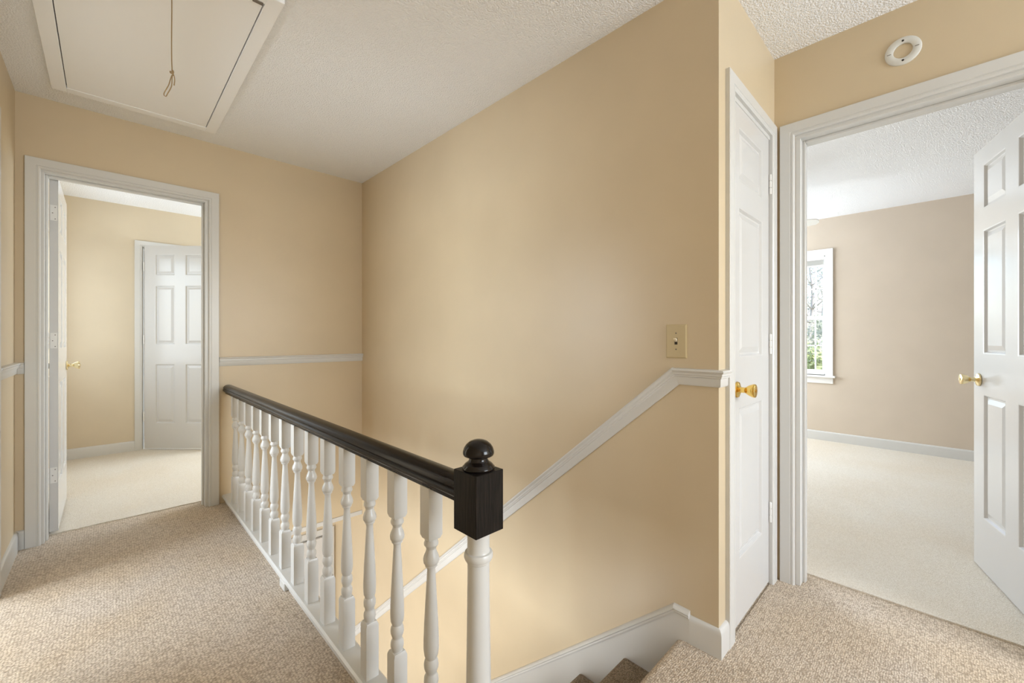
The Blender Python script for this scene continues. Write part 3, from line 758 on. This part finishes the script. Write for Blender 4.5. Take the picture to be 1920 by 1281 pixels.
for k in range(5):
    bm = bmesh.new(); pts = [(0.17, -0.045), (0.20, -0.056), (0.50, -0.064), (0.555, -0.052), (0.575, -0.02), (0.575, 0.02), (0.555, 0.052), (0.50, 0.064), (0.20, 0.056), (0.17, 0.045)]
    va = [bm.verts.new((x, y, 0.0035)) for x, y in pts]; vb = [bm.verts.new((x, y, -0.0035)) for x, y in pts]
    bm.faces.new(va); bm.faces.new(vb[::-1])
    for i in range(len(pts)):
        j = (i + 1) % len(pts); bm.faces.new((va[i], va[j], vb[j], vb[i]))
    o = obj('blade', bm, M['fan'], fan); o.location = (0, 0, 2.135)
    o.rotation_euler = Matrix.Rotation(a0 + 2 * math.pi * k / 5, 3, 'Z').to_euler(); 
    o.rotation_euler[0] = math.radians(-12)
    br = obj('blade_bracket', B((0.085, -0.014, -0.004), (0.215, 0.014, 0.004), 0.002), M['fan'], o); br.location = (0, 0, -0.0075)

# ------------------------------------------------------------------ outdoors beyond the bedroom window
struct(obj('ground', B((6.5, -30, -3.4), (70, 40, -3.2)), M['ground']), 'winter lawn outside the bedroom window', 'ground')
def tree(name, x, y, h, spread, leaves, leafmat, seed, label, low=0.35, size=0.10):
    r = random.Random(seed)
    t = tag(empty(name, (x, y, -3.2)), label, 'tree', 'trees outside the bedroom window')
    bm = bmesh.new(); tips = []
    base_r = 0.012 * h + 0.03
    top = Vector((r.uniform(-0.3, 0.3), r.uniform(-0.3, 0.3), h * 0.92))
    tr = spline([Vector((0, 0, 0)), Vector((r.uniform(-.12, .12), r.uniform(-.12, .12), h * 0.35)), Vector((r.uniform(-.25, .25), r.uniform(-.25, .25), h * 0.65)), top], 4)
    tube(bm, tr, [base_r * (1 - 0.85 * i / (len(tr) - 1)) for i in range(len(tr))], 7)
    for k in range(34):
        s_ = r.uniform(low, 0.95); p = tr[int(s_ * (len(tr) - 1))].copy()
        a = r.uniform(0, 2 * math.pi); ln = spread * (1.15 - s_ * 0.75) * r.uniform(0.6, 1.1)
        q = p + Vector((math.cos(a), math.sin(a), r.uniform(0.15, 0.75))) * ln
        m_ = (p + q) / 2 + Vector((r.uniform(-.15, .15), r.uniform(-.15, .15), r.uniform(-.12, .05))) * ln
        br_ = spline([p, m_, q], 3); rr = base_r * (1 - s_) * 0.5 + 0.012
        tube(bm, br_, [rr * (1 - 0.75 * i / (len(br_) - 1)) for i in range(len(br_))], 5)
        for j in range(4):
            c = br_[r.randrange(2, len(br_))]
            e = c + Vector((r.uniform(-1, 1), r.uniform(-1, 1), r.uniform(-0.2, 1))) * ln * 0.4
            tube(bm, [c, (c + e) / 2 + Vector((r.uniform(-.05, .05),) * 3), e], [rr * 0.35, rr * 0.28, 0.004], 4)
            tips += [e, (c + e) / 2]
        tips.append(q)
    obj('trunk', bm, M['bark'], t, True, 60)
    if leaves:
        vs, fs = [], []
        for k in range(leaves):
            c = r.choice(tips) + Vector((r.gauss(0, .28), r.gauss(0, .28), r.gauss(0, .24)))
            u = Vector((r.gauss(0, 1), r.gauss(0, 1), r.gauss(0, 1))).normalized(); w_ = u.orthogonal().normalized()
            sz = size * r.uniform(0.5, 1.1); i = len(vs)
            vs += [c - u * sz, c + w_ * sz * 0.45, c + u * sz, c - w_ * sz * 0.45]; fs.append((i, i + 1, i + 2, i + 3))
        me = bpy.data.meshes.new('foliage'); me.from_pydata([tuple(p) for p in vs], [], fs)
        f_ = link('foliage', me, leafmat, t); f_['kind'] = 'stuff'
    return t
tree('leafy_tree', 13.2, 2.15, 4.6, 1.5, 6500, M['leaf_a'], 11, 'bright green leafy tree low behind the bedroom window', 0.12)
tree('leafy_tree', 18.2, 3.9, 4.9, 1.6, 6500, M['leaf_b'], 12, 'grey green leafy tree beside the bright one outside', 0.12)
tree('leafy_tree', 24.0, 3.3, 5.6, 1.8, 6500, M['leaf_b'], 13, 'dull green leafy tree at the back outside the window', 0.12)
tree('bare_tree', 31.0, 5.6, 10.5, 2.6, 700, M['leaf_b'], 14, 'tall bare grey tree against the sky outside the window', 0.3)
tree('bare_tree', 40.0, 6.6, 12.5, 3.0, 900, M['leaf_b'], 15, 'taller bare tree farthest off outside the window', 0.3)
